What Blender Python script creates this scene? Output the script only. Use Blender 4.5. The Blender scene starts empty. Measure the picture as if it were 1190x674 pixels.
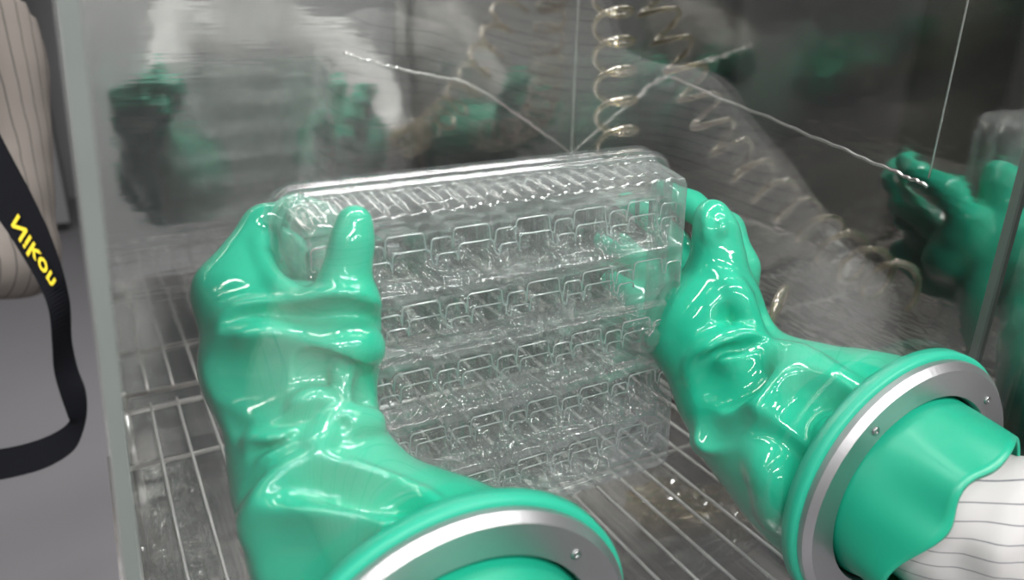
import bpy, math, random
import numpy as np
from mathutils import Vector, Matrix
random.seed(3); rng = np.random.RandomState(5)
S = bpy.context.scene
COL = S.collection
ZO = 1.30                      # camera height above the lab floor; coordinates below are relative to the lens

# ------------------------------------------------------------------ camera
PP = np.array([595., 337.]); VA = np.array([70., -20.]); VB = np.array([2300., 20.])
FPX = float(np.sqrt(-np.dot(VA - PP, VB - PP)))
def _cv(v):
    w = np.array([v[0]-PP[0], -(v[1]-PP[1]), FPX]); return w/np.linalg.norm(w)
_a, _b = _cv(VA), _cv(VB); _z = np.cross(_b, _a)
if _z[1] < 0: _z = -_z
_M = np.array([_b, _a, _z]); R_, U_, F_ = _M[:, 0], _M[:, 1], _M[:, 2]
def ray(px, py): return R_*(px-595.)/FPX + U_*(337.-py)/FPX + F_
def P(px, py, d): return ray(px, py)*d
def onpl(px, py, n, c):
    r = ray(px, py); return r*(c/np.dot(n, r))
cam = bpy.data.cameras.new('camera'); co = bpy.data.objects.new('camera', cam); COL.objects.link(co)
cam.sensor_width = 36; cam.lens = FPX/1190*36; cam.clip_start = .01; cam.clip_end = 60
co.matrix_world = Matrix(((R_[0], U_[0], -F_[0], 0), (R_[1], U_[1], -F_[1], 0), (R_[2], U_[2], -F_[2], ZO), (0, 0, 0, 1)))
cam.dof.use_dof = True; cam.dof.focus_distance = .56; cam.dof.aperture_fstop = 5.2
S.camera = co

# ------------------------------------------------------------------ materials
def nodes(name):
    m = bpy.data.materials.new(name); m.use_nodes = True
    nt = m.node_tree; nt.nodes.clear()
    return m, nt, nt.nodes.new, nt.links.new
def out(nt, sh):
    o = nt.nodes.new('ShaderNodeOutputMaterial'); nt.links.new(sh, o.inputs[0])
def principled(name, col, rough=.5, metal=0, noise=0, nscale=20, bump=0, bscale=60, stretch=None, coat=0, spec=.5, sss=0):
    m, nt, N, L = nodes(name)
    p = N('ShaderNodeBsdfPrincipled'); p.inputs['Base Color'].default_value = (*col, 1)
    p.inputs['Roughness'].default_value = rough; p.inputs['Metallic'].default_value = metal
    p.inputs['Coat Weight'].default_value = coat; p.inputs['Coat Roughness'].default_value = .022
    p.inputs['Specular IOR Level'].default_value = spec
    if sss:
        p.inputs['Subsurface Weight'].default_value = sss; p.inputs['Subsurface Radius'].default_value = (.004, .01, .008)
    if noise or bump:
        tc = N('ShaderNodeTexCoord'); mp = N('ShaderNodeMapping'); L(tc.outputs['Object'], mp.inputs[0])
        if stretch: mp.inputs['Scale'].default_value = stretch
    if noise:
        n = N('ShaderNodeTexNoise'); n.inputs['Scale'].default_value = nscale; L(mp.outputs[0], n.inputs['Vector'])
        mx = N('ShaderNodeMix'); mx.data_type = 'RGBA'
        mx.inputs[6].default_value = (*[c*(1-noise) for c in col], 1); mx.inputs[7].default_value = (*[min(1, c*(1+noise)) for c in col], 1)
        L(n.outputs[0], mx.inputs[0]); L(mx.outputs[2], p.inputs['Base Color'])
    if bump:
        n2 = N('ShaderNodeTexNoise'); n2.inputs['Scale'].default_value = bscale; n2.inputs['Detail'].default_value = 3; L(mp.outputs[0], n2.inputs['Vector'])
        b = N('ShaderNodeBump'); b.inputs['Strength'].default_value = bump; b.inputs['Distance'].default_value = .002
        L(n2.outputs[0], b.inputs['Height']); L(b.outputs[0], p.inputs['Normal'])
    out(nt, p.outputs[0]); return m
def thin_plastic(name, tint, base=.05, gain=.9, power=4, rough=.04, haze=.05, hazecol=(.9, .95, .95), bump=0, bscale=80, hgain=0, hpow=2):
    """a thin clear sheet: straight-through light, mirror reflection rising towards grazing, a little haze"""
    m, nt, N, L = nodes(name)
    tr = N('ShaderNodeBsdfTransparent'); tr.inputs[0].default_value = (*tint, 1)
    gl = N('ShaderNodeBsdfGlossy'); gl.inputs['Roughness'].default_value = rough; gl.inputs['Color'].default_value = (1, 1, 1, 1)
    lw = N('ShaderNodeLayerWeight'); lw.inputs['Blend'].default_value = .5
    pw = N('ShaderNodeMath'); pw.operation = 'POWER'; pw.inputs[1].default_value = power; L(lw.outputs['Facing'], pw.inputs[0])
    ma = N('ShaderNodeMath'); ma.operation = 'MULTIPLY_ADD'; ma.inputs[1].default_value = gain; ma.inputs[2].default_value = base; ma.use_clamp = True
    L(pw.outputs[0], ma.inputs[0])
    src = tr.outputs[0]
    if haze:
        df = N('ShaderNodeBsdfDiffuse'); df.inputs[0].default_value = (*hazecol, 1)
        tl = N('ShaderNodeBsdfTranslucent'); tl.inputs[0].default_value = (*hazecol, 1)
        m0 = N('ShaderNodeMixShader'); m0.inputs[0].default_value = .5; L(df.outputs[0], m0.inputs[1]); L(tl.outputs[0], m0.inputs[2])
        m1 = N('ShaderNodeMixShader'); m1.inputs[0].default_value = haze
        if hgain:
            hp = N('ShaderNodeMath'); hp.operation = 'POWER'; hp.inputs[1].default_value = hpow; L(lw.outputs['Facing'], hp.inputs[0])
            hm = N('ShaderNodeMath'); hm.operation = 'MULTIPLY_ADD'; hm.inputs[1].default_value = hgain; hm.inputs[2].default_value = haze; hm.use_clamp = True
            L(hp.outputs[0], hm.inputs[0]); L(hm.outputs[0], m1.inputs[0])
        L(tr.outputs[0], m1.inputs[1]); L(m0.outputs[0], m1.inputs[2]); src = m1.outputs[0]
    mx = N('ShaderNodeMixShader'); L(ma.outputs[0], mx.inputs[0]); L(src, mx.inputs[1]); L(gl.outputs[0], mx.inputs[2])
    if bump:
        tc = N('ShaderNodeTexCoord'); n2 = N('ShaderNodeTexNoise'); n2.inputs['Scale'].default_value = bscale; L(tc.outputs['Object'], n2.inputs['Vector'])
        b = N('ShaderNodeBump'); b.inputs['Strength'].default_value = bump; b.inputs['Distance'].default_value = .002; L(n2.outputs[0], b.inputs['Height'])
        L(b.outputs[0], gl.inputs['Normal']); L(b.outputs[0], lw.inputs['Normal'])
    out(nt, mx.outputs[0]); return m
def striped(name, col, line, axis, pitch, width=.1, warp=.0):
    m, nt, N, L = nodes(name)
    p = N('ShaderNodeBsdfPrincipled'); p.inputs['Roughness'].default_value = .8; p.inputs['Specular IOR Level'].default_value = .2
    tc = N('ShaderNodeTexCoord'); v = N('ShaderNodeVectorMath'); v.operation = 'DOT_PRODUCT'; v.inputs[1].default_value = axis
    L(tc.outputs['Object'], v.inputs[0])
    d = N('ShaderNodeMath'); d.operation = 'DIVIDE'; d.inputs[1].default_value = pitch; L(v.outputs['Value'], d.inputs[0])
    if warp:
        n = N('ShaderNodeTexNoise'); n.inputs['Scale'].default_value = 14; L(tc.outputs['Object'], n.inputs['Vector'])
        a = N('ShaderNodeMath'); a.operation = 'MULTIPLY_ADD'; a.inputs[1].default_value = warp; L(n.outputs[0], a.inputs[0]); L(d.outputs[0], a.inputs[2]); d = a
    fr = N('ShaderNodeMath'); fr.operation = 'FRACT'; L(d.outputs[0], fr.inputs[0])
    lt = N('ShaderNodeMath'); lt.operation = 'LESS_THAN'; lt.inputs[1].default_value = width; L(fr.outputs[0], lt.inputs[0])
    mx = N('ShaderNodeMix'); mx.data_type = 'RGBA'; mx.inputs[6].default_value = (*col, 1); mx.inputs[7].default_value = (*line, 1)
    L(lt.outputs[0], mx.inputs[0]); L(mx.outputs[2], p.inputs['Base Color']); out(nt, p.outputs[0]); return m
def steel(name, col, rough, ripple, stretch, scale, ripple2=0, stretch2=(1,1,1), scale2=10):
    """rolled stainless sheet: near-mirror with a rippled finish"""
    m, nt, N, L = nodes(name)
    g = N('ShaderNodeBsdfGlossy'); g.inputs['Color'].default_value = (*col, 1); g.inputs['Roughness'].default_value = rough
    tc = N('ShaderNodeTexCoord'); last = None
    for st, sc, rp in ((stretch, scale, ripple), (stretch2, scale2, ripple2)):
        if not rp: continue
        mp = N('ShaderNodeMapping'); mp.inputs['Scale'].default_value = st; L(tc.outputs['Object'], mp.inputs[0])
        n = N('ShaderNodeTexNoise'); n.inputs['Scale'].default_value = sc; n.inputs['Detail'].default_value = 2; L(mp.outputs[0], n.inputs['Vector'])
        b = N('ShaderNodeBump'); b.inputs['Strength'].default_value = 1; b.inputs['Distance'].default_value = rp; L(n.outputs[0], b.inputs['Height'])
        if last: L(last.outputs[0], b.inputs['Normal'])
        last = b
    if last: L(last.outputs[0], g.inputs['Normal'])
    out(nt, g.outputs[0]); return m

GREEN = (.012, .43, .265)
M = dict(
    glove=principled('green_rubber', GREEN, .5, noise=.10, nscale=9, coat=1.0, spec=.12),
    cuff=principled('green_rubber_matt', (.012, .37, .225), .36, noise=.08, nscale=12),
    gasket=principled('green_gasket', (.02, .42, .27), .45),
    alu=principled('brushed_aluminium', (.50, .50, .51), .40, 1, bump=.05, bscale=400),
    screw=principled('screw_steel', (.35, .36, .36), .3, 1),
    wall=steel('stainless_mirror', (.56, .55, .535), .06, .0002, (60, 1, 3), 3.0, .00025, (1, 1, 2.5), 20),
    back=steel('stainless_back', (.64, .625, .61), .07, .00012, (3, 1, 40), 3.0, .0005, (1, 1, 1), 14),
    pan=steel('stainless_pan', (.45, .445, .44), .20, .0004, (1, 1, 1), 22, .0003, (40, 2, 1), 4),
    wire=principled('chrome_wire', (.95, .94, .92), .32, .85),
    tray=thin_plastic('clear_tray', (.965, .985, .98), base=.115, gain=.85, power=2.2, rough=.06, haze=.135, hazecol=(.97, .99, .99), bump=.10, bscale=90, hgain=.50, hpow=2.6),
    rim=thin_plastic('clear_tray_edge', (.85, .93, .91), base=.25, gain=.7, power=1.5, rough=.12, haze=.38, hazecol=(.9, .97, .96), hgain=.3),
    pane=thin_plastic('clear_pane', (.955, .97, .965), base=.048, gain=.95, power=4.8, rough=.0, haze=.003),
    pane_edge=principled('acrylic_edge', (.155, .175, .165), .55, noise=.12, nscale=30),
    tube=thin_plastic('amber_tube', (.80, .73, .56), base=.16, gain=.85, power=1.6, rough=.05, haze=.14, hazecol=(.85, .76, .52), hgain=.4),
    film=thin_plastic('clear_film', (.93, .95, .94), base=.06, gain=.8, power=2.8, rough=.10, haze=.03),
    amberfilm=thin_plastic('amber_film', (.85, .80, .66), base=.08, gain=.9, power=2.5, rough=.08, haze=.10, hazecol=(.6, .52, .36)),
    weld=principled('weld_bead', (.75, .75, .74), .25, 1),
    seam=principled('dark_seam', (.10, .11, .10), .4),
    sleeve=striped('striped_gown_white', (.51, .50, .495), (.20, .205, .22), (.10, .25, .96), .0105, .075, .7),
    gown=striped('striped_gown_beige', (.20, .178, .16), (.065, .06, .058), (.80, .55, -.22), .017, .09, .5),
    strap=principled('black_webbing', (.008, .0085, .011), .85, bump=.3, bscale=900, spec=.08),
    yellow=principled('yellow_print', (.86, .66, .02), .6),
    skin=principled('skin', (.60, .36, .26), .5), mask=principled('mask', (.62, .70, .74), .8), shoe=principled('shoe', (.7, .7, .7), .6),
    floor=principled('vinyl_floor', (.185, .18, .19), .45, noise=.05, nscale=3),
    labwall=principled('lab_wall', (.26, .26, .265), .7), ceil=principled('lab_ceiling', (.34, .34, .34), .8),
    cab=principled('grey_cabinet', (.20, .20, .205), .5), cabdark=principled('dark_opening', (.018, .018, .02), .5), blue=principled('blue_panel', (.03, .07, .30), .5),
    dark=principled('dark_machine', (.03, .03, .032), .5),
)

# ------------------------------------------------------------------ object helpers
def put(name, verts, faces, mat, parent=None, smooth=True, label=None, cat=None, group=None, kind=None):
    v = np.asarray(verts, float)
    if parent is None: org = np.array([(v[:, 0].min()+v[:, 0].max())/2, (v[:, 1].min()+v[:, 1].max())/2, v[:, 2].min()])
    else: org = np.array(parent['_org'])
    me = bpy.data.meshes.new(name)
    me.from_pydata((v-org).tolist(), [], [tuple(int(i) for i in f) for f in faces]); me.validate(); me.update()
    if mat is not None: me.materials.append(mat)
    if smooth: me.polygons.foreach_set('use_smooth', [True]*len(me.polygons))
    o = bpy.data.objects.new(name, me); COL.objects.link(o)
    o['_org'] = org.tolist()
    if parent is None: o.location = (org[0], org[1], org[2]+ZO)
    else: o.parent = parent; o.location = np.array(o['_org'])-org
    tag(o, label, cat, group, kind); return o
def tag(o, label=None, cat=None, group=None, kind=None):
    if label: o['label'] = label
    if cat: o['category'] = cat
    if group: o['group'] = group
    if kind: o['kind'] = kind
def empty(name, loc, label, cat, group=None):
    o = bpy.data.objects.new(name, None); COL.objects.link(o); o.empty_display_size = .05
    o['_org'] = [float(x) for x in loc]; o.location = (loc[0], loc[1], loc[2]+ZO); tag(o, label, cat, group); return o
def join(*parts):
    V, Fs, n = [], [], 0
    for v, f in parts:
        V.append(np.asarray(v, float)); Fs += [tuple(i+n for i in q) for q in f]; n += len(v)
    return np.vstack(V), Fs
def box(lo, hi):
    (a, b, c), (d, e, f) = lo, hi
    return [(a,b,c),(d,b,c),(d,e,c),(a,e,c),(a,b,f),(d,b,f),(d,e,f),(a,e,f)], [(0,3,2,1),(4,5,6,7),(0,1,5,4),(1,2,6,5),(2,3,7,6),(3,0,4,7)]
def bevel(o, w, seg=2):
    m = o.modifiers.new('bevel', 'BEVEL'); m.width = w; m.segments = seg; m.limit_method = 'ANGLE'
    return o
def tube(path, r, n=10, closed=False, caps=True):
    p = np.asarray(path, float); k = len(p); rr = np.full(k, r) if np.isscalar(r) else np.asarray(r, float)
    t = np.gradient(p, axis=0) if not closed else np.roll(p, -1, 0)-np.roll(p, 1, 0)
    t /= np.linalg.norm(t, axis=1)[:, None]+1e-12
    up = np.array([0, 0, 1.]) if abs(t[0][2]) < .9 else np.array([1., 0, 0])
    nrm = np.cross(t[0], up); nrm /= np.linalg.norm(nrm); V = []
    for i in range(k):
        nrm = nrm-t[i]*np.dot(nrm, t[i]); nrm /= np.linalg.norm(nrm); bn = np.cross(t[i], nrm)
        for j in range(n):
            a = 2*math.pi*j/n; V.append(p[i]+rr[i]*(math.cos(a)*nrm+math.sin(a)*bn))
    Fs = []
    for i in range(k if closed else k-1):
        for j in range(n):
            i2 = (i+1) % k; Fs.append((i*n+j, i*n+(j+1) % n, i2*n+(j+1) % n, i2*n+j))
    if caps and not closed: Fs.append(tuple(range(n))[::-1]); Fs.append(tuple((k-1)*n+j for j in range(n)))
    return np.array(V), Fs
def bez(pts, n):
    """Catmull-Rom through the points"""
    p = np.asarray(pts, float); q = np.vstack([2*p[0]-p[1], p, 2*p[-1]-p[-2]]); res = []
    for i in range(len(p)-1):
        a, b, c, d = q[i:i+4]
        for s in np.linspace(0, 1, n, endpoint=False):
            res.append(.5*((2*b)+(-a+c)*s+(2*a-5*b+4*c-d)*s*s+(-a+3*b-3*c+d)*s**3))
    res.append(p[-1]); return np.array(res)
def lathe(profile, c, ax, n=96, closed=True, wob=None):
    """profile (radius, offset along ax) turned about ax through c"""
    ax = np.asarray(ax, float); ax /= np.linalg.norm(ax); e1 = np.cross([0, 0, 1.], ax); e1 /= np.linalg.norm(e1); e2 = np.cross(ax, e1)
    k = len(profile); V = []
    for j in range(n):
        a = 2*math.pi*j/n
        for i, (r, h) in enumerate(profile):
            if wob: r, h = wob(a, i, r, h)
            V.append(np.asarray(c)+ax*h+r*(math.cos(a)*e1+math.sin(a)*e2))
    Fs = []
    for j in range(n):
        for i in range(k if closed else k-1):
            j2 = (j+1) % n; i2 = (i+1) % k; Fs.append((j*k+i, j*k+i2, j2*k+i2, j2*k+i))
    return np.array(V), Fs

# ------------------------------------------------------------------ soft bodies: signed distance + surface nets
class Field:
    def __init__(s): s.ops = []; s.post = None
    def cap(s, a, b, ra, rb, k=.01): s.ops.append(('c', np.asarray(a, float), np.asarray(b, float), ra, rb, k)); return s
    def chain(s, pts, k=.01):
        for (a, ra), (b, rb) in zip(pts[:-1], pts[1:]): s.cap(a, b, ra, rb, k)
        return s
    def cut(s, a, b, ra, rb, k=.008): s.ops.append(('x', np.asarray(a, float), np.asarray(b, float), ra, rb, k)); return s
    def ell(s, c, r, k=.01): s.ops.append(('e', np.asarray(c, float), np.asarray(r, float), 0, 0, k)); return s
    def plane(s, n, c): s.ops.append(('p', np.asarray(n, float), c, 0, 0, 0)); return s
    def __call__(s, p):
        d = np.full(p.shape[:-1], 1e3)
        for t, a, b, ra, rb, k in s.ops:
            if t in 'cx':
                ab = b-a; h = np.clip(((p-a)@ab)/(ab@ab+1e-12), 0, 1); q = p-a-h[..., None]*ab
                e = np.sqrt((q*q).sum(-1))-(ra+(rb-ra)*h)
            elif t == 'e':
                q = (p-a)/b; l = np.sqrt((q*q).sum(-1)); q2 = q/b; e = l*(l-1)/(np.sqrt((q2*q2).sum(-1))+1e-9)
            elif t == 'p':
                d = np.maximum(d, p@a-b); continue
            if t == 'x': h = np.maximum(k-np.abs(d+e), 0)/k; d = np.maximum(d, -e)+h*h*k*.25
            else: h = np.maximum(k-np.abs(d-e), 0)/k; d = np.minimum(d, e)-h*h*k*.25
        if s.post: d = d+s.post(p)
        return d
    def hit(s, px, py, d0=.2, d1=1.4):
        r = ray(px, py); l = np.linalg.norm(r); t = d0
        for _ in range(140):
            e = float(s((r*t)[None])[0])
            if e < .0004: return r*t
            t += max(e*.8, .0004)/l
            if t > d1: return None
        return None
    def mesh(s, lo, hi, h):
        lo = np.asarray(lo, float); n = np.ceil((np.asarray(hi)-lo)/h).astype(int)+1
        ax = [lo[i]+h*np.arange(n[i]) for i in range(3)]
        D = np.empty(n, np.float32)
        B = 10
        for i in range(0, n[0], B):
            for j in range(0, n[1], B):
                for k in range(0, n[2], B):
                    a = [ax[0][i:i+B], ax[1][j:j+B], ax[2][k:k+B]]
                    cc = np.array([(q[0]+q[-1])/2 for q in a]); v = float(s(cc[None])[0]); hd = np.linalg.norm([q[-1]-q[0] for q in a])/2
                    if abs(v) > hd*1.25+2*h: D[i:i+B, j:j+B, k:k+B] = v; continue
                    D[i:i+B, j:j+B, k:k+B] = s(np.stack(np.meshgrid(*a, indexing='ij'), -1))
        D[0] = D[-1] = 1; D[:, 0] = D[:, -1] = 1; D[:, :, 0] = D[:, :, -1] = 1
        I = D < 0; m = n-1
        cnt = np.zeros(m, np.int16); acc = np.zeros((*m, 3), np.float32); num = np.zeros(m, np.float32)
        cor = [(x, y, z) for x in (0, 1) for y in (0, 1) for z in (0, 1)]
        sl = lambda c: tuple(slice(c[i], c[i]+m[i]) for i in range(3))
        for c1 in cor:
            for a in range(3):
                if c1[a]: continue
                c2 = list(c1); c2[a] = 1; c2 = tuple(c2)
                d1, d2 = D[sl(c1)], D[sl(c2)]; x = (d1 < 0) != (d2 < 0)
                t = np.where(x, d1/np.where(x, d1-d2, 1), 0)
                for b in range(3): acc[..., b] += np.where(x, c1[b]+(t if b == a else 0), 0)
                num += x
        act = num > 0; idx = -np.ones(m, np.int64); ii = np.argwhere(act); idx[act] = np.arange(len(ii))
        V = lo+h*(ii+acc[act]/num[act][:, None]); Fs = []
        for a in range(3):
            b, c = (a+1) % 3, (a+2) % 3
            s1 = [slice(None)]*3; s2 = [slice(None)]*3; s1[a] = slice(0, -1); s2[a] = slice(1, None)
            A, Bm = I[tuple(s1)], I[tuple(s2)]
            for flip in (0, 1):
                e = np.argwhere((A & ~Bm) if not flip else (~A & Bm))
                e = e[(e[:, b] > 0) & (e[:, c] > 0) & (e[:, b] < m[b]) & (e[:, c] < m[c])]
                if not len(e): continue
                def g(db, dc):
                    q = e.copy(); q[:, b] -= db; q[:, c] -= dc; return idx[q[:, 0], q[:, 1], q[:, 2]]
                q = np.stack([g(1, 1), g(0, 1), g(0, 0), g(1, 0)], 1)
                if flip: q = q[:, ::-1]
                Fs.append(q)
        Fs = np.vstack(Fs); Fs = Fs[(Fs >= 0).all(1)]
        for _ in range(2):          # light relaxation
            sm = np.zeros_like(V); w = np.zeros(len(V))
            for i in range(4):
                np.add.at(sm, Fs[:, i], V[Fs[:, (i+1) % 4]]+V[Fs[:, (i+3) % 4]]); np.add.at(w, Fs[:, i], 2)
            V = V*.5+.5*sm/w[:, None]
        return V, Fs.tolist()
_wd = rng.normal(size=(10, 3)); _wd /= np.linalg.norm(_wd, axis=1)[:, None]; _wp = rng.uniform(0, 6.28, 10)
def wavy(p, freq, warp=.6):
    q = p*freq; s = 0
    w = np.sin(q@_wd[0]+_wp[0])+np.sin(1.7*(q@_wd[1])+_wp[1])
    for i in range(2, 7):
        s = s+np.sin((1+.23*i)*(q@_wd[i])+_wp[i]+warp*w)/(1+.15*i)
    return s/3.5

# ------------------------------------------------------------------ glovebox dimensions
XW, YB, ZR, ZP = .588, .888, -.45, -.515            # right wall, back wall, rack, pan
R1 = np.array([.1262, .2594, -.3248]); R2 = np.array([.4497, .2430, -.3118]); RO = .095
pdir = R2-R1; pdir[2] = 0; pdir /= np.linalg.norm(pdir); NIN = np.array([-pdir[1], pdir[0], 0])   # along the pane / inward
PANE_OFF = .016; PT = .010
def pane_y(x): return R1[1]+(x-R1[0])*pdir[1]/pdir[0]+PANE_OFF
ZT = .42
EX = lambda z: .0045+.066*z      # leaning left edge of the pane

# ------------------------------------------------------------------ setting: glovebox shell
put('wall_right', *box((XW, .298, ZP-.01), (XW+.006, YB+.006, ZT)), M['wall'], smooth=False, kind='structure')
EXB = .0095
put('wall_back', [(.0045+.066*z-.009, y, z) if l else (XW+.006, y, z) for y in (YB, YB+.006) for l, z in ((1, ZP-.01), (0, ZP-.01), (0, ZT), (1, ZT))], [(0,1,2,3),(7,6,5,4),(0,4,5,1),(1,5,6,2),(2,6,7,3),(3,7,4,0)], M['back'], smooth=False, kind='structure')
put('floor', *box((-.042, .262, ZP-.008), (XW, YB, ZP)), M['pan'], smooth=False, kind='structure')
# front strip of the right wall, a separate folded sheet standing a little proud
sv = [(XW-.002, .294, ZP-.01), (XW-.008, .235, ZP-.01), (XW-.002, .234, ZP-.01), (XW+.004, .294, ZP-.01)]
put('wall_front', sv+[(x, y, ZT) for x, y, z in sv], [(0,1,2,3)[::-1],(4,5,6,7),(0,1,5,4),(1,2,6,5),(2,3,7,6),(3,0,4,7)], M['wall'], smooth=False, kind='structure')
put('trim_1', *box((XW-.006, .292, ZP), (XW+.004, .298, ZT)), M['seam'], smooth=False, kind='structure')
# corner post of the clear side wall + the side wall behind it
def lean(lo, hi):
    v, f = box(lo, hi); return [(x+EX(z), y, z) for x, y, z in v], f
put('trim_2', *lean((-.0060, .270, -.53), (0, .282, ZT)), M['pane_edge'], smooth=False, kind='structure')
put('wall_left', *lean((-.0066, .283, ZP), (-.001, YB, ZT)), M['back'], smooth=False, kind='structure')
# weld beads
def bead(pts, r, name):
    p = bez(pts, 14); w = np.array([.0006*math.sin(i*1.9)+.0005*math.sin(i*.7) for i in range(len(p))]); p[:, 2] += w
    put(name, *tube(p, r, 8), M['weld'], kind='structure')
nb, nr = np.array([0, 1., 0]), np.array([1., 0, 0])
bead([onpl(400, 62, nb, YB), onpl(440, 74, nb, YB), onpl(492, 86, nb, YB), onpl(548, 99, nb, YB), onpl(610, 139, nb, YB), onpl(664, 178, nb, YB)], .0017, 'trim_3')
bead([onpl(780, 90, nr, XW), onpl(925, 150, nr, XW), onpl(1030, 195, nr, XW), onpl(1078, 216, nr, XW)], .0016, 'trim_4')
bead([(XW, YB, ZP), (XW, YB, -.2), (XW, YB, .1), (XW, YB, ZT)], .0022, 'trim_5')
bead([(XW, .366, -.135), (XW, .366, 0), (XW, .366, .2)], .0009, 'trim_6')

# the clear front pane with its two round openings
def pane_mesh():
    xs0, xs1 = -.03, XW-.001
    xm = .288; n = 64; V = []; Fs = []
    Lz = [-.50, ZT]
    def w3(s, z, t): # s along pane from R1, z, t depth
        return R1+pdir*s+np.array([0, 0, z-R1[2]])+NIN*(PANE_OFF-.004+t)
    sm = (xm-R1[0])/pdir[0]; s1 = (xs1-R1[0])/pdir[0]
    panels = []
    for (c, sa, sb, left) in ((R1, None, sm, True), (R2, sm, s1, False)):
        cs = np.dot(c-R1, pdir); cz = c[2]; hole, outer = [], []
        for j in range(n):
            a = 2*math.pi*j/n; hole.append((cs+.0865*math.cos(a), cz+.0865*math.sin(a)))
            dx, dz = math.cos(a), math.sin(a); t = 9
            # intersection with the panel's four sides (left side leans)
            if dz > 1e-6: t = min(t, (Lz[1]-cz)/dz)
            if dz < -1e-6: t = min(t, (Lz[0]-cz)/dz)
            if dx > 1e-6: t = min(t, (sb-cs)/dx)
            if left:
                # s = (EX(z)-R1x)/pdirx ; cs+t dx = (EX(cz+t dz)-R1x)/pd
                k0 = (EX(cz)-R1[0])/pdir[0]; k1 = (.066*dz)/pdir[0]
                if (dx-k1) < -1e-6: t = min(t, (k0-cs)/(dx-k1))
            elif dx < -1e-6: t = min(t, (sa-cs)/dx)
            outer.append((cs+t*dx, cz+t*dz))
        # snap nearest outer samples to the corners
        if left: cor = [((EX(z)-R1[0])/pdir[0], z) for z in Lz]+[(sb, z) for z in Lz]
        else: cor = [(sa, z) for z in Lz]+[(sb, z) for z in Lz]
        for q in cor:
            j = min(range(n), key=lambda i: (outer[i][0]-q[0])**2+(outer[i][1]-q[1])**2); outer[j] = q
        b = len(V)
        for t in (0, PT):
            for q in hole: V.append(w3(*q, t))
            for q in outer: V.append(w3(*q, t))
        for j in range(n):
            k = (j+1) % n
            Fs += [(b+j, b+k, b+n+k, b+n+j), (b+2*n+j, b+3*n+j, b+3*n+k, b+2*n+k), (b+j, b+2*n+j, b+2*n+k, b+k)]
    return V, Fs
put('window_1', *pane_mesh(), M['pane'], smooth=False, kind='structure')

# ------------------------------------------------------------------ setting: lab
put('lab_floor', *box((-3, -2.5, -ZO-.02), (3.5, 5.6, -ZO)), M['floor'], smooth=False, kind='structure')
put('ceiling', *box((-3, -2.5, 1.35), (3.5, 5.6, 1.37)), M['ceil'], smooth=False, kind='structure')
for nm, lo, hi in (('wall_far', (-3, 5.6, -ZO), (3.5, 5.65, 1.35)), ('wall_near', (-3, -2.55, -ZO), (3.5, -2.5, 1.35)), ('wall_west', (-3.05, -2.5, -ZO), (-3, 5.6, 1.35)), ('wall_east', (3.5, -2.5, -ZO), (3.55, 5.6, 1.35))):
    put(nm, *box(lo, hi), M['labwall'], smooth=False, kind='structure')

# ------------------------------------------------------------------ glove ports
def port(c, where, screws):
    root = empty('glove_port', c-NIN*.0+np.array([0, 0, -.098]), 'round silver aluminium glove port ring '+where, 'glove port', 'glove ports in the clear front')
    bevp = [(.0715, .004), (.0725, 0), (.0905, 0), (.0948, .0042), (.0948, .0085), (.0715, .0085)]
    put('ring', *lathe(bevp, c, NIN, 128), M['alu'], root, smooth=False)
    gp = [(.0735, .0086), (.0965, .0086), (.0985, .0105), (.0985, .0185), (.0965, .0205), (.0735, .0205)]
    put('gasket', *lathe(gp, c, NIN, 128), M['gasket'], root, label='green rubber gasket behind the silver ring')
    e1 = np.cross([0, 0, 1.], NIN); e1 /= np.linalg.norm(e1); e2 = np.cross(NIN, e1)
    for a in screws:
        q = c+.081*(math.cos(a)*e1+math.sin(a)*e2)
        put('screw', *lathe([(.0001, -.0004), (.0012, -.0004), (.0014, -.0012), (.0026, -.0012), (.003, -.0006), (.003, .002), (.0001, .002)], q, NIN, 20), M['screw'], root)
    return root
def ang(c, px, py):
    q = onpl(px, py, NIN, NIN@c)-c; e1 = np.cross([0, 0, 1.], NIN); e1 /= np.linalg.norm(e1); e2 = np.cross(NIN, e1); return math.atan2(q@e2, q@e1)
a1 = ang(R1, 683, 628); a2 = ang(R2, 1020, 505); a3 = ang(R2, 1155, 455)
port(R1, 'at the bottom middle, nearest the lens', [a1, a1+2.09, a1+4.19])
port(R2, 'at the right, with the striped sleeve going in', [a2, a3, a3+(a3-a2 if abs(a3-a2) < 2.5 else 2.0)])

# ------------------------------------------------------------------ gloves
def _nrm(f, p, e=.0012):
    d = np.eye(3)*e; q = np.concatenate([p+d, p-d]); v = f(q); n = v[:3]-v[3:]; return n/(np.linalg.norm(n)+1e-12)
def _fold(f, base, px, r, H, k, sgn, ends):
    p = np.asarray(px, float); seg = np.r_[0, np.cumsum(np.linalg.norm(np.diff(p, axis=0), axis=1))]
    q2 = bez(np.c_[p, np.zeros(len(p))], 5)[:, :2]; n = len(q2); C = []
    for i, q in enumerate(q2):
        h = base.hit(*q)
        if h is None: continue
        t = i/(n-1); w = 1
        if ends & 1: w = min(w, math.sin(min(1, t/.35)*math.pi/2))
        if ends & 2: w = min(w, math.sin(min(1, (1-t)/.35)*math.pi/2))
        C.append(h-sgn*_nrm(base, h)*(r-H*w))
    for a, b in zip(C[:-1], C[1:]): (f.cap if sgn > 0 else f.cut)(a, b, r, r, k)
def ridge(f, base, px, r, H, k=.006, ends=3): _fold(f, base, px, r, H, k, 1, ends)
def groove(f, base, px, r, H, k=.006, ends=3): _fold(f, base, px, r, H, k, -1, ends)

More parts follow.
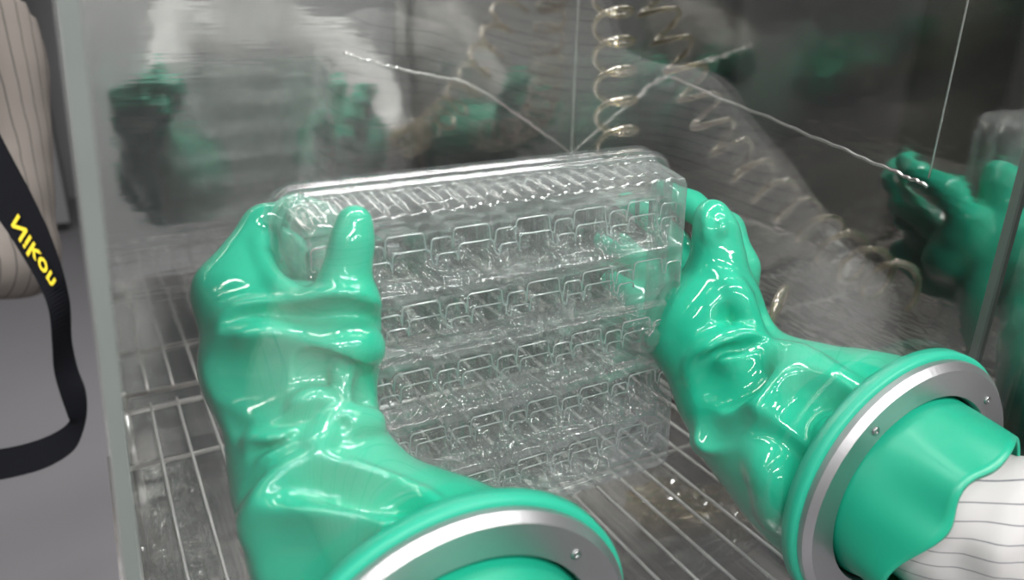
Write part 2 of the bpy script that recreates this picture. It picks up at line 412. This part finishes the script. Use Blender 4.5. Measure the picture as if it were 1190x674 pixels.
def left_glove():
    f = Field()
    c = R1+NIN*.028
    f.cap(R1+NIN*.0215, R1+NIN*.030, .080, .076, .006)
    f.chain([(c, .072), (P(470, 690, .405), .056), (P(395, 615, .420), .043), (P(362, 545, .432), .036), (P(352, 490, .440), .036)], .03)
    f.chain([(P(354, 495, .440), .034), (P(323, 430, .446), .0375)], .02)
    f.cap(P(325, 420, .445), P(392, 425, .440), .036, .022, .02)
    f.cap(P(288, 350, .452), P(313, 410, .448), .023, .034, .02)
    f.cap(P(266, 333, .452), P(302, 375, .450), .011, .025, .016)
    f.cap(P(390, 375, .430), P(404, 398, .434), .021, .017, .016)
    f.cap(P(330, 372, .440), P(395, 372, .432), .020, .018, .014)
    # thumb in front of the tray
    f.chain([(P(402, 372, .424), .019), (P(402, 325, .420), .0125), (P(409, 285, .418), .0105), (P(412, 259, .418), .0102)], .010)
    # index over the tray's edge, then the other fingers behind it
    f.chain([(P(262, 330, .452), .014), (P(309, 263, .478), .0128), (P(345, 253, .500), .0140), (P(374, 258, .510), .0135)], .007)
    f.chain([(P(372, 258, .510), .0115), (P(378, 300, .508), .0105), (P(372, 325, .503), .009)], .006)
    f.chain([(P(268, 345, .468), .016), (P(304, 300, .498), .0125), (P(340, 298, .520), .0115), (P(362, 325, .515), .0095)], .006)
    f.chain([(P(280, 365, .474), .016), (P(312, 332, .502), .0125), (P(345, 330, .518), .011), (P(366, 346, .508), .009)], .006)
    f.chain([(P(295, 385, .472), .015), (P(325, 360, .498), .0115), (P(352, 356, .508), .0095), (P(368, 364, .500), .008)], .006)
    f.cap(P(275, 345, .452), P(307, 276, .474), .024, .0125, .012)
    f.cap(P(300, 352, .450), P(320, 318, .462), .022, .010, .010)
    f.cap(P(330, 362, .444), P(365, 360, .436), .016, .012, .010)
    b = Field(); b.ops = list(f.ops)
    ridge(f, b, [(306, 272), (305, 295), (322, 328), (352, 348), (380, 356)], .006, .003, .004)
    # folds over the back of the hand and the wrist
    ridge(f, b, [(262, 366), (310, 372), (370, 362), (436, 350)], .012, .0035, .008)
    groove(f, b, [(275, 384), (330, 387), (390, 378), (442, 388)], .012, .0080, .006, 1)
    ridge(f, b, [(262, 400), (320, 402), (380, 414), (446, 408)], .012, .0050, .008, 1)
    groove(f, b, [(252, 428), (285, 446), (326, 440)], .020, .0055, .010)
    groove(f, b, [(336, 448), (366, 436), (396, 444), (404, 462)], .011, .0070, .005)
    ridge(f, b, [(348, 470), (372, 462), (398, 476)], .006, .0025, .005)
    ridge(f, b, [(398, 432), (413, 458), (408, 486)], .006, .003, .005)
    groove(f, b, [(420, 440), (424, 470), (416, 490)], .007, .004, .005)
    groove(f, b, [(256, 478), (292, 503), (335, 497), (376, 486)], .007, .0045, .004)
    ridge(f, b, [(284, 512), (318, 516), (352, 508)], .006, .0028, .004)
    groove(f, b, [(292, 530), (325, 527), (368, 503)], .0055, .0045, .003)
    ridge(f, b, [(300, 540), (335, 526), (372, 500)], .004, .002, .003)
    ridge(f, b, [(384, 494), (410, 490), (436, 489)], .008, .0055, .005, 1)
    groove(f, b, [(392, 500), (362, 535), (338, 552)], .005, .003, .004)
    ridge(f, b, [(386, 494), (366, 522), (354, 546)], .006, .004, .005)
    groove(f, b, [(348, 540), (312, 572), (290, 592)], .010, .006, .006, 1)
    ridge(f, b, [(354, 546), (322, 578), (292, 606)], .010, .005, .008)
    ridge(f, b, [(354, 546), (400, 557), (450, 573), (505, 592)], .009, .0045, .008)
    groove(f, b, [(350, 592), (420, 604), (475, 614)], .022, .0080, .012)
    ridge(f, b, [(284, 610), (340, 620), (400, 630), (450, 628)], .012, .005, .010)
    groove(f, b, [(310, 650), (370, 662), (430, 655)], .020, .006, .012)
    f.plane(-NIN, -(NIN@(R1+NIN*.0208)))
    f.post = lambda p: .0008*wavy(p, 38)+.00025*wavy(p+.3, 120)
    return f.mesh((-.05, .265, -.45), (.25, .60, -.08), .0021)
def right_glove():
    f = Field()
    f.cap(R2+NIN*.0215, R2+NIN*.030, .080, .077, .006)
    f.chain([(R2+NIN*.028, .074), (P(990, 548, .545), .066), (P(930, 505, .560), .060), (P(880, 470, .575), .047), (P(850, 442, .585), .038)], .03)
    f.chain([(P(850, 442, .585), .038), (P(826, 392, .588), .038), (P(815, 365, .588), .034)], .02)
    f.cap(P(780, 385, .592), P(835, 350, .585), .022, .030, .016)
    # thumb, upright outside the tray's edge
    f.chain([(P(832, 345, .582), .028), (P(834, 300, .578), .0185), (P(832, 268, .576), .0150), (P(827, 250, .576), .0122)], .012)
    # index hooked over behind, the rest behind the tray
    f.chain([(P(850, 355, .605), .020), (P(858, 312, .606), .0160), (P(842, 268, .618), .0150), (P(803, 239, .645), .0115), (P(770, 221, .655), .0098)], .007)
    f.chain([(P(848, 335, .618), .018), (P(828, 362, .630), .022), (P(806, 388, .628), .022)], .012)
    f.cap(P(835, 330, .60), P(820, 390, .605), .022, .030, .012)
    f.chain([(P(822, 350, .615), .020), (P(800, 318, .640), .0135), (P(785, 283, .660), .0120), (P(755, 250, .670), .0115), (P(728, 236, .670), .0102)], .007)
    f.chain([(P(805, 372, .618), .020), (P(778, 345, .645), .0130), (P(752, 312, .668), .0118), (P(722, 288, .672), .0110), (P(702, 280, .672), .0098)], .007)
    f.chain([(P(792, 398, .635), .024), (P(748, 362, .675), .017)], .012)
    f.chain([(P(802, 420, .620), .024), (P(776, 400, .655), .018)], .012)
    f.chain([(P(790, 392, .615), .018), (P(766, 372, .640), .0120), (P(738, 345, .660), .0110), (P(710, 326, .662), .0095)], .007)
    b = Field(); b.ops = list(f.ops)
    ridge(f, b, [(820, 246), (822, 262), (824, 280)], .004, .001, .004)
    ridge(f, b, [(836, 252), (838, 262), (837, 272)], .0045, .0022, .002)
    groove(f, b, [(886, 364), (868, 368), (846, 374)], .012, .0050, .008, 2)
    ridge(f, b, [(842, 318), (864, 345), (882, 384)], .009, .002, .006)
    ridge(f, b, [(806, 444), (810, 424), (832, 402), (862, 394), (890, 398)], .009, .0042, .006)
    groove(f, b, [(820, 430), (842, 414), (868, 410), (890, 406)], .006, .0030, .004)
    ridge(f, b, [(836, 428), (866, 424), (890, 412), (914, 402)], .008, .0040, .005)
    groove(f, b, [(822, 452), (852, 464), (882, 446), (898, 426)], .020, .0045, .012)
    ridge(f, b, [(810, 517), (850, 496), (892, 468), (916, 436), (924, 408)], .008, .0045, .007, 2)
    ridge(f, b, [(908, 406), (935, 420), (970, 446), (1002, 468)], .012, .005, .008)
    groove(f, b, [(822, 480), (830, 502), (860, 488)], .012, .003, .008)
    groove(f, b, [(890, 520), (925, 545), (945, 585)], .020, .006, .012)
    ridge(f, b, [(880, 536), (896, 572), (895, 606)], .012, .0022, .010)
    groove(f, b, [(930, 470), (960, 495), (970, 530)], .022, .005, .012)
    ridge(f, b, [(966, 500), (985, 520), (985, 560)], .010, .003, .008)
    f.plane(-NIN, -(NIN@(R2+NIN*.0208)))
    f.post = lambda p: .0008*wavy(p, 36)+.00025*wavy(p+.1, 120)
    return f.mesh((.24, .25, -.43), (.56, .62, -.09), .0021)
def cuff(c, seed, parent, length=.054):
    rr = random.Random(seed); ph = [rr.uniform(0, 6.28) for _ in range(6)]
    prof = [(.0700, .019), (.0690, .010)]+[(.0700-.010*(i/14), .008-length*(i/14)) for i in range(15)]+[(.0588-.002, .008-length), (.058, .010-length)]+[(.059+.010*(i/14)-.0015, .010-length+length*.9*(i/14)) for i in range(1, 14)]
    def wob(a, i, r, h):
        w = min(1, max(0, (.004-h)/length))
        return r+w*(.0062*math.sin(3*a+ph[0])+.0045*math.sin(5*a+ph[1])+.0018*math.sin(9*a+ph[2])), h+w*w*(.010*math.sin(2*a+ph[3])+.004*math.sin(5*a+ph[4]))
    return put('cuff', *lathe(prof, c, NIN, 120, closed=False, wob=wob), M['cuff'], parent, label='matt green cuff outside the port')
gl = put('rubber_glove', *left_glove(), M['glove'], label="shiny green rubber glove with upright thumb, gripping the tray's left edge", cat='glove', group='green gloves of the glovebox')
cuff(R1, 4, gl)
gr = put('rubber_glove', *right_glove(), M['glove'], label="shiny green rubber glove with fingers behind the tray's right edge", cat='glove', group='green gloves of the glovebox')
cuff(R2, 11, gr)

# ------------------------------------------------------------------ the clear blister tray
def sstep(x): x = np.clip(x, 0, 1); return x*x*(3-2*x)
def rbox(u, v, cu, cv, hu, hv, r, wall):
    """0 outside .. 1 inside a rounded rectangle, with a sloping wall"""
    qx, qy = np.abs(u-cu)-hu+r, np.abs(v-cv)-hv+r
    d = np.sqrt(np.maximum(qx, 0)**2+np.maximum(qy, 0)**2)+np.minimum(np.maximum(qx, qy), 0)-r
    return sstep(.5-d/wall)
TW, TH = .300, .265
def tray_depth(u, v):
    w = np.zeros_like(u)
    nr, ncol = 5, 6
    pu = (TW-.038)/ncol; pv = (TH-.042)/nr; WL = .0022
    for r in range(nr):
        v0 = .020+pv*r
        # each row is a shelf that steps back, then deep pockets sunk into it
        w = np.maximum(w, .006*rbox(u, v, TW/2, v0+pv*.42, TW/2-.017, pv*.34, .003, WL))
        for c in range(ncol):
            u0 = .019+pu*(c+.5)+((r % 2)-.5)*.008
            if c == ncol-1 and r in (0, 2, 3): continue
            dA = rbox(u, v, u0-.0095, v0+pv*.54, .0130, pv*.36, .0050, WL); dB = rbox(u, v, u0+.0135, v0+pv*.60, .0072, pv*.26, .0035, WL)
            w = np.maximum(w, .024*dA); w = np.maximum(w, .014*dB)
            w = np.where(dA > .98, w-.010*rbox(u, v, u0-.0095, v0+pv*.44, .0065, pv*.15, .003, WL), w)
            zone = rbox(u, v, u0, v0+pv*.26, pu*.44, pv*.20, .003, .003)
            ph = r*1.7+c*2.3
            w = w+zone*.0030*(np.sin(u*720+3*np.sin(v*410+ph))*np.sin(v*640+2*np.sin(u*380+ph)))
    for cu, cv, rad, dp in ((TW-.040, .132, .0130, -.007), (TW-.040, .046, .0165, .013)):
        d = np.sqrt((u-cu)**2+(v-cv)**2); w = w+dp*sstep(.5-(d-rad)/.002)+.5*dp*sstep(.5-(d-rad*.55)/.002)
    # outer side wall, ribbed, running back to the rim
    eu = np.minimum(u, TW-u); ev = np.minimum(v, TH-v); rad = .022
    qx, qy = np.maximum(rad-eu, 0), np.maximum(rad-ev, 0); e = np.where((qx > 0) & (qy > 0), rad-np.sqrt(qx*qx+qy*qy), np.minimum(eu, ev))
    run = np.where(eu < ev, v, u); rib = np.where(ev < eu, .0008, .0)*np.sin(run*2*np.pi/.0125)
    side = sstep((.0150+rib-e)/.0085)
    w = np.where(e < .0165, w*(1-side)+.036*side, w)
    w = w-.004*sstep(1-np.abs(e-.0045)/.0022)          # bead along the rim
    return w, e
def tray_mesh(step=.001):
    nu, nv = int(TW/step)+1, int(TH/step)+1
    u, v = np.meshgrid(np.linspace(0, TW, nu), np.linspace(0, TH, nv), indexing='ij')
    w, e = tray_depth(u, v)
    ch = (u-(TW-.012))+( .016-v) ; ok = (e > -.0002)
    return u, v, w, ok
def tray_build(origin, ex, ez, ey, step=.001):
    u, v, w, ok = tray_mesh(step)
    X = origin+u[..., None]*ex+v[..., None]*ez+w[..., None]*ey
    nu, nv = u.shape; I = np.arange(nu*nv).reshape(nu, nv)
    q = np.stack([I[:-1, :-1], I[1:, :-1], I[1:, 1:], I[:-1, 1:]], -1).reshape(-1, 4)
    o = ok.reshape(-1); q = q[o[q].all(1)]
    used = np.unique(q); mp = -np.ones(nu*nv, int); mp[used] = np.arange(len(used))
    return X.reshape(-1, 3)[used], mp[q].tolist()
ex = np.array([1, -.012, 0.012]); ex /= np.linalg.norm(ex); ez = np.array([-.035, .03, 1]); ez -= ex*(ez@ex); ez /= np.linalg.norm(ez); ey = np.cross(ez, ex)
TO = np.array([.0860, .417, -.374])
def rim_paths(r):
    """the thick rounded edges of the pockets in one row: two runs of battlements stepping over the pockets"""
    pu = (TW-.038)/6; pv = (TH-.042)/5; v0 = .020+pv*r; off = ((r % 2)-.5)*.008; res = []
    for hi, lo, hi2, w, du in ((.90, .60, .80, -.0006, 0), (.62, .36, .52, .0056, .006)):
        q = [(.017, v0+pv*lo)]
        for c in range(6):
            u0 = .019+pu*(c+.5)+off+du
            if u0+.022 > TW-.014: continue
            for a, b, h in ((u0-.0225, u0+.0035, hi), (u0+.0065, u0+.0210, hi2)):
                q += [(a, v0+pv*lo), (a+.001, v0+pv*h), (b-.001, v0+pv*h), (b, v0+pv*(lo+.06))]
        # round the corners
        pts = []
        for k, p in enumerate(q):
            p = np.array(p)
            if k in (0, len(q)-1): pts.append(p); continue
            for o, sgn in ((np.array(q[k-1]), 0), (np.array(q[k+1]), 1)):
                d = o-p; l = np.linalg.norm(d); m = p+d/l*min(.0042, l*.45)
                pts += [m, p*.62+m*.38] if sgn == 0 else [p*.62+m*.38, m]
        res.append([(p[0], p[1], w) for p in pts])
    return res
def rims(tray, org, rows=5):
    for r in range(rows):
        put('pocket_rim', *join(*[tube([org+a*ex+b*ez+c*ey for a, b, c in pth], .0006, 6) for pth in rim_paths(r)]), M['rim'], tray)
TRV, TRF = tray_build(TO, ex, ez, ey, .0008)
tr = put('blister_tray', TRV, TRF, M['tray'], label='rear clear blister tray of the nested pair between the gloves, its ribbed rim on top', cat='tray', group='clear nested blister trays')
tr = put('blister_tray', TRV-ey*.016-ez*.0015, TRF, M['tray'], label='front clear blister tray of the nested pair, nearer the lens, behind the upright thumb', cat='tray', group='clear nested blister trays')

rims(tr, TO-ey*.016-ez*.0015)

# ------------------------------------------------------------------ wire rack
rk = empty('wire_rack', (.3, .58, ZR-.008), 'chrome wire rack forming the glovebox shelf under the gloves', 'rack')
x = .012
while x < .560:
    p = bez([(x, .262, ZR), (x+.0006*math.sin(x*90), .42, ZR), (x-.0006*math.sin(x*70), .66, ZR), (x, .872, ZR)], 6)
    put('wire', *tube(p, .00165, 8), M['wire'], rk); x += .0283
for y, r in ((.300, .0024), (.520, .0024), (.748, .0024), (.868, .0030)):
    put('crossbar', *tube([(-.02, y, ZR-.0040), (.565, y, ZR-.0040)], r, 10), M['wire'], rk)
for x in (.566, .577, -.022):
    put('side_rail', *tube([(x, .262, ZR-.001), (x, .872, ZR-.001)], .0028, 10), M['wire'], rk)
for x, y in ((-.015, .275), (.565, .275), (-.015, .86), (.565, .86)):
    put('foot', *tube([(x, y, ZP), (x, y, ZR-.002)], .004, 10), M['wire'], rk)

# ------------------------------------------------------------------ coiled air hose
def coil_path(axis_pts, rad, pitch, per=18):
    a = bez(axis_pts, 40); seg = np.r_[0, np.cumsum(np.linalg.norm(np.diff(a, axis=0), axis=1))]; n = int(seg[-1]/pitch*per); s = np.linspace(0, seg[-1], n)
    c = np.stack([np.interp(s, seg, a[:, i]) for i in range(3)], 1); t = np.gradient(c, axis=0); t /= np.linalg.norm(t, axis=1)[:, None]
    nrm = np.cross(t[0], [0, 1., 0]); nrm /= np.linalg.norm(nrm); P_ = []
    for i in range(n):
        nrm = nrm-t[i]*(nrm@t[i]); nrm /= np.linalg.norm(nrm); b = np.cross(t[i], nrm); th = 2*math.pi*s[i]/pitch
        r = rad[0]+(rad[1]-rad[0])*s[i]/seg[-1]; P_.append(c[i]+r*(math.cos(th)*nrm+math.sin(th)*b))
    return np.array(P_)
ax = [P(710, -90, .90), P(712, 20, .88), P(715, 110, .86), P(720, 180, .84), P(745, 250, .79), P(800, 310, .74), P(862, 345, .70), P(922, 372, .665)]
hose = put('coiled_hose', *tube(coil_path(ax, (.022, .024), .037), .0034, 10), M['tube'], label='clear amber coiled air hose hanging behind the tray', cat='hose')
fx = [P(770, 296, .745), P(786, 318, .735), P(798, 332, .728)]
put('fitting', *tube(fx, [.006, .0075, .006], 16), M['screw'], hose, label='grey metal fitting')

# ------------------------------------------------------------------ bits lying on the pan
def crumple(c, sx, sy, seed, n=26, amp=.016, rot=0):
    r = np.random.RandomState(seed); a, b = np.meshgrid(np.linspace(-1, 1, n), np.linspace(-1, 1, n), indexing='ij'); h = np.zeros_like(a)
    for _ in range(14):
        k = r.normal(size=2)*4; h += np.abs(np.sin(a*k[0]+b*k[1]+r.uniform(0, 6)))*r.uniform(.2, 1)
    h = (h-h.min())/(h.max()-h.min())*amp
    edge = 1+.14*np.sin(5*np.arctan2(b, a)+seed); X = a*sx*edge; Y = b*sy*edge
    V = np.stack([c[0]+X*math.cos(rot)-Y*math.sin(rot), c[1]+X*math.sin(rot)+Y*math.cos(rot), c[2]+.001+h], -1).reshape(-1, 3)
    I = np.arange(n*n).reshape(n, n)
    return V, np.stack([I[:-1, :-1], I[1:, :-1], I[1:, 1:], I[:-1, 1:]], -1).reshape(-1, 4).tolist()
nz = np.array([0, 0, 1.])
c = onpl(205, 575, nz, ZP); put('plastic_film', *crumple(c, .028, .065, 3, amp=.012), M['film'], smooth=False, label='crumpled clear plastic film under the rack, lower left', cat='film')
c = onpl(215, 655, nz, ZP); put('plastic_film', *crumple(c, .030, .03, 8, amp=.012), M['film'], smooth=False, label='crumpled clear plastic film under the rack at the bottom left corner', cat='film')
c = onpl(800, 590, nz, ZP); put('plastic_bag', *crumple(c, .06, .035, 12, rot=-.5), M['amberfilm'], smooth=False, label='clear amber-tinted plastic bag under the rack between the ports', cat='bag')
c = onpl(850, 625, nz, ZP); put('plastic_strip', *crumple(c, .075, .02, 15, amp=.006, rot=.25), M['film'], smooth=False, label='flat clear plastic strip under the rack below the amber bag', cat='strip')

# ------------------------------------------------------------------ people
def strap_obj():
    pairs = [((-48, 170), (-12, 132), .93, .93), ((-22, 225), (8, 172), .93, .93), ((8, 268), (36, 225), .93, .93), ((28, 300), (56, 268), .93, .93), ((45, 330), (72, 312), .93, .935), ((57, 362), (81, 350), .925, .945),
             ((61, 400), (83, 395), .92, .948), ((63, 430), (90, 428), .92, .945), ((70, 458), (99, 452), .92, .94), ((79, 484), (101, 476), .925, .94), ((80, 490), (97, 500), .93, .94), ((70, 499), (85, 524), .93, .935), ((50, 509), (55, 543), .93, .93), ((20, 518), (18, 554), .93, .93), ((-25, 526), (-25, 562), .93, .93)]
    Lp = bez([P(*a, d) for a, b, d, e in pairs], 8); Rp = bez([P(*b, e) for a, b, d, e in pairs], 8); n = len(Lp); V = []
    for i in range(n):
        t = (Lp[min(i+1, n-1)]-Lp[max(i-1, 0)]); w = Rp[i]-Lp[i]; nn = np.cross(t, w); nn /= np.linalg.norm(nn)
        V += [Lp[i]-nn*.0009, Rp[i]-nn*.0009, Rp[i]+nn*.0009, Lp[i]+nn*.0009]
    Fs = []
    for i in range(n-1):
        for j in range(4): Fs.append((i*4+j, i*4+(j+1) % 4, i*4+4+(j+1) % 4, i*4+4+j))
    Fs += [(3, 2, 1, 0), tuple(4*(n-1)+j for j in range(4))]
    st = put('camera_strap', V, Fs, M['strap'], smooth=False, label='black camera strap with yellow lettering, looped beside the clear box', cat='strap')
    cu = bpy.data.curves.new('lettering', 'FONT'); cu.body = 'Nikon'; cu.size = 1; cu.shear = .18; cu.offset = .022; cu.resolution_u = 3; cu.space_character = 1.08
    to = bpy.data.objects.new('tmp', cu); COL.objects.link(to); dg = bpy.context.evaluated_depsgraph_get(); me = bpy.data.meshes.new_from_object(to.evaluated_get(dg)); bpy.data.objects.remove(to)
    A0, A1 = P(13, 262, .925), P(41, 331, .925); top = P(30, 247, .925)
    r = A1-A0; Lr = np.linalg.norm(r); r /= Lr
    W = np.cross(r, P(30, 290, .92)); W /= np.linalg.norm(W)
    tdir = W if (W@R_) < 0 else -W                       # letter tops point to the lower left, as the strap shows them
    vs = np.array([v.co[:] for v in me.vertices]); x0, x1 = vs[:, 0].min(), vs[:, 0].max(); h = vs[:, 1].max()
    # five letters follow the bend of the band
    base = bez([P(24, 245, .926), P(42, 276, .926), P(57, 301, .926), P(69, 325, .926)], 12); seg = np.r_[0, np.cumsum(np.linalg.norm(np.diff(base, axis=0), axis=1))]
    inn = bez([P(8, 260, .926), P(24, 292, .926), P(40, 318, .926), P(54, 338, .926)], 12)
    s = (vs[:, 0]-x0)/(x1-x0)*seg[-1]; bp = np.stack([np.interp(s, seg, base[:, i]) for i in range(3)], 1); ip = np.stack([np.interp(s, seg, inn[:, i]) for i in range(3)], 1)
    mid = lambda k: bp+(ip-bp)*(k)[:, None]
    k = .22+.60*vs[:, 1]/h
    q = mid(k); vd = q/np.linalg.norm(q, axis=1)[:, None]
    put('lettering', q, [tuple(p.vertices) for p in me.polygons], M['yellow'], st, smooth=False, label='yellow lettering')
strap_obj()

def person(label, group, shoulders, pelvis, head, arms, floor_z, feet, gown_mat, h, bounds, fwd, extra=None):
    root = empty('person', (pelvis[0], pelvis[1], floor_z), label, 'person', group)
    f = Field(); sl, sr = [np.asarray(s, float) for s in shoulders]; mid = (sl+sr)/2; pel = np.asarray(pelvis, float)
    ch = mid*.7+pel*.3
    side = sr-sl; side /= np.linalg.norm(side)
    for s in (-1, 1):
        f.cap(mid+side*.05*s+np.array([0, 0, -.02]), pel+side*.05*s, .085, .105, .06)
        f.cap(ch+side*.07*s, pel+side*.08*s, .105, .105, .06)
        hip = pel+side*.085*s; ft = np.asarray(feet[0 if s < 0 else 1], float); kn = (hip+ft)/2+np.asarray(fwd)*.02
        f.chain([(hip, .10), (kn, .075), (ft+np.array([0, 0, .06]), .06)], .04)
    f.cap(sl, sr, .062, .062, .05)
    hd = np.asarray(head, float); f.cap(mid, hd-np.array([0, 0, .09]), .055, .052, .04)
    for sh, el, wr, r0, r1, r2 in arms: f.chain([(sh, r0), (el, r1), (wr, r2)], .03)
    if extra: extra(f)
    f.post = lambda p: .0035*wavy(p, 28)+.0016*wavy(p, 75)
    lo, hi = bounds
    put('gown', *f.mesh(lo, hi, h), gown_mat, root)
    # head with a face, hood and mask
    g = Field(); fw = np.asarray(fwd, float); sd = np.cross(fw, [0, 0, 1.])
    g.ell(hd, (.078, .078, .112), .02); g.ell(hd+fw*.03+np.array([0, 0, -.04]), (.06, .06, .075), .03)
    g.cap(hd+fw*.078+np.array([0, 0, .005]), hd+fw*.096+np.array([0, 0, -.03]), .008, .012, .015)
    for s in (-1, 1):
        g.ell(hd+fw*.07+sd*.033*s+np.array([0, 0, .012]), (.014, .014, .012), .006); g.ell(hd+sd*.08*s+np.array([0, 0, -.005]), (.012, .018, .03), .01)
    put('head', *g.mesh(hd-.17, hd+.17, .006), M['skin'], root)
    k = Field(); k.ell(hd+np.array([0, 0, .012])-fw*.012, (.098, .098, .128), .02); k.cap(hd-np.array([0, 0, .08])-fw*.02, mid-np.array([0, 0, .01]), .085, .12, .05)
    k.cut(hd+fw*.13+np.array([0, 0, .02]), hd+fw*.08+np.array([0, 0, -.03]), .062, .066, .02)
    k.post = lambda p: .002*wavy(p, 40)
    put('hood', *k.mesh(np.minimum(hd, mid)-.24, np.maximum(hd, mid)+.24, .009), gown_mat, root)
    m = Field(); m.ell(hd+fw*.045+np.array([0, 0, -.045]), (.068, .068, .062), .02); m.cap(hd+fw*.085+np.array([0, 0, -.02]), hd+fw*.10+np.array([0, 0, -.045]), .016, .018, .02)
    put('mask', *m.mesh(hd-.17, hd+.17, .006), M['mask'], root)
    for ft in feet:
        q = Field(); q.cap(np.asarray(ft)+np.array([0, 0, .04])-fw*.04, np.asarray(ft)+np.array([0, 0, .036])+fw*.12, .042, .036, .03); q.plane((0, 0, -1.), -floor_z)
        put('shoe', *q.mesh(np.asarray(ft)-.22, np.asarray(ft)+.22, .008), M['shoe'], root)
    return root
def sleeve_folds(f):
    b = Field(); b.ops = list(f.ops)
    groove(f, b, [(1112, 660), (1145, 628), (1185, 606)], .010, .004, .006)
    groove(f, b, [(1100, 674), (1140, 655), (1188, 640)], .010, .004, .006)
    ridge(f, b, [(1150, 672), (1158, 645), (1185, 622)], .008, .003, .006)
worker = person('person in white striped cleanroom gown reaching into the right-hand port', None,
    ((.24, -.33, -.09), (.60, -.23, -.15)), (.44, -.42, -.55), (.40, -.27, .10),
    [((.24, -.33, -.09), (.105, -.10, -.36), R1-NIN*.035, .062, .050, .043), ((.60, -.23, -.16), (.71, -.06, -.35), R2+np.array([.004, 0, -.006])-NIN*.022, .070, .064, .050)],
    -ZO, ((.36, -.42, -ZO), (.52, -.42, -ZO)), M['sleeve'], .0065, ((-.06, -.62, -ZO+.03), (.82, .27, .12)), (0, 1, 0), sleeve_folds)
EL = P(18, 300, 1.12)
person('person in beige striped cleanroom gown standing at the far left, one elbow showing', None,
    ((-.58, 1.22, .02), (-.19, 1.24, .05)), (-.42, 1.20, -.42), (-.38, 1.18, .25),
    [((-.58, 1.22, .02), (-.62, 1.10, -.27), (-.42, .98, -.2), .06, .052, .04), (P(0, -120, 1.18), EL, P(-150, 330, 1.02), .060, .053, .044)],
    -ZO, ((-.5, 1.2, -ZO), (-.33, 1.2, -ZO)), M['gown'], .010, ((-.78, .85, -ZO+.03), (.02, 1.42, .3)), (0, -1, 0))

# ------------------------------------------------------------------ machine far behind, at the left
cb = empty('equipment_cabinet', (-.35, 4.95, -ZO), 'grey equipment cabinet with dark opening and blue panel, far behind at the left', 'cabinet')
def cbox(nm, x0, x1, z0, z1, y0, y1, m, **k): return put(nm, *box((x0, y0, z0), (x1, y1, z1)), M[m], cb, smooth=False, **k)
cbox('body', -.95, -.17, -1.24, -.30, 4.75, 5.35, 'cab'); cbox('plinth', -.93, -.19, -ZO, -1.24, 4.80, 5.32, 'cabdark')
cbox('opening', -.95, -.20, -.30, .06, 4.80, 5.35, 'cabdark', label='dark opening'); cbox('hood', -.95, -.17, .06, .50, 4.76, 5.35, 'cab'); cbox('panel', -.34, -.25, -.15, .50, 4.72, 4.76, 'blue', label='blue panel')
mc = empty('dark_machine', (1.9, -1.6, -ZO), 'dark machine behind the worker, seen only as a reflection in steel', 'machine')
put('body', *box((1.4, -2.0, -ZO), (2.6, -1.2, .35)), M['dark'], mc, smooth=False)
put('door', *box((1.45, -1.2, -.9), (2.1, -1.18, .2)), M['cab'], mc, smooth=False)

# ------------------------------------------------------------------ light
def lamp(x, y, z, sx, sy, pw, col=(1, 1, 1), tgt=None):
    l = bpy.data.lights.new('ceiling_or_fill_lamp', 'AREA'); l.shape = 'RECTANGLE'; l.size = sx; l.size_y = sy; l.energy = pw; l.color = col
    o = bpy.data.objects.new('ceiling_or_fill_lamp', l); COL.objects.link(o); o.location = (x, y, z+ZO)
for x, y in ((-.5, .55), (1.0, .55), (-.5, -.9), (1.0, -.9), (-.5, 2.4), (1.0, 2.4), (-.7, -1.9), (.3, -1.9), (1.3, -1.9), (-1.9, -.4), (-1.9, .8)):  # row behind the lens and left-hand pair: fill added to brighten the tray
    lamp(x, y, 1.30, 1.2, .10, 38 if -1 < y < 1 and x > -1 else 27, (1, .985, .97))
w = bpy.data.worlds.new('world'); S.world = w; w.use_nodes = True
w.node_tree.nodes['Background'].inputs[0].default_value = (.5, .5, .5, 1); w.node_tree.nodes['Background'].inputs[1].default_value = .15

for o in bpy.data.objects:
    if '_org' in o: del o['_org']
S.cycles.transparent_max_bounces = 40; S.cycles.max_bounces = 12; S.cycles.glossy_bounces = 8; S.cycles.caustics_reflective = False; S.cycles.caustics_refractive = False
vs_ = S.view_settings; vs_.view_transform = 'Standard'; vs_.look = 'None'; vs_.gamma = 1; vs_.exposure = -0.22; vs_.use_curve_mapping = False
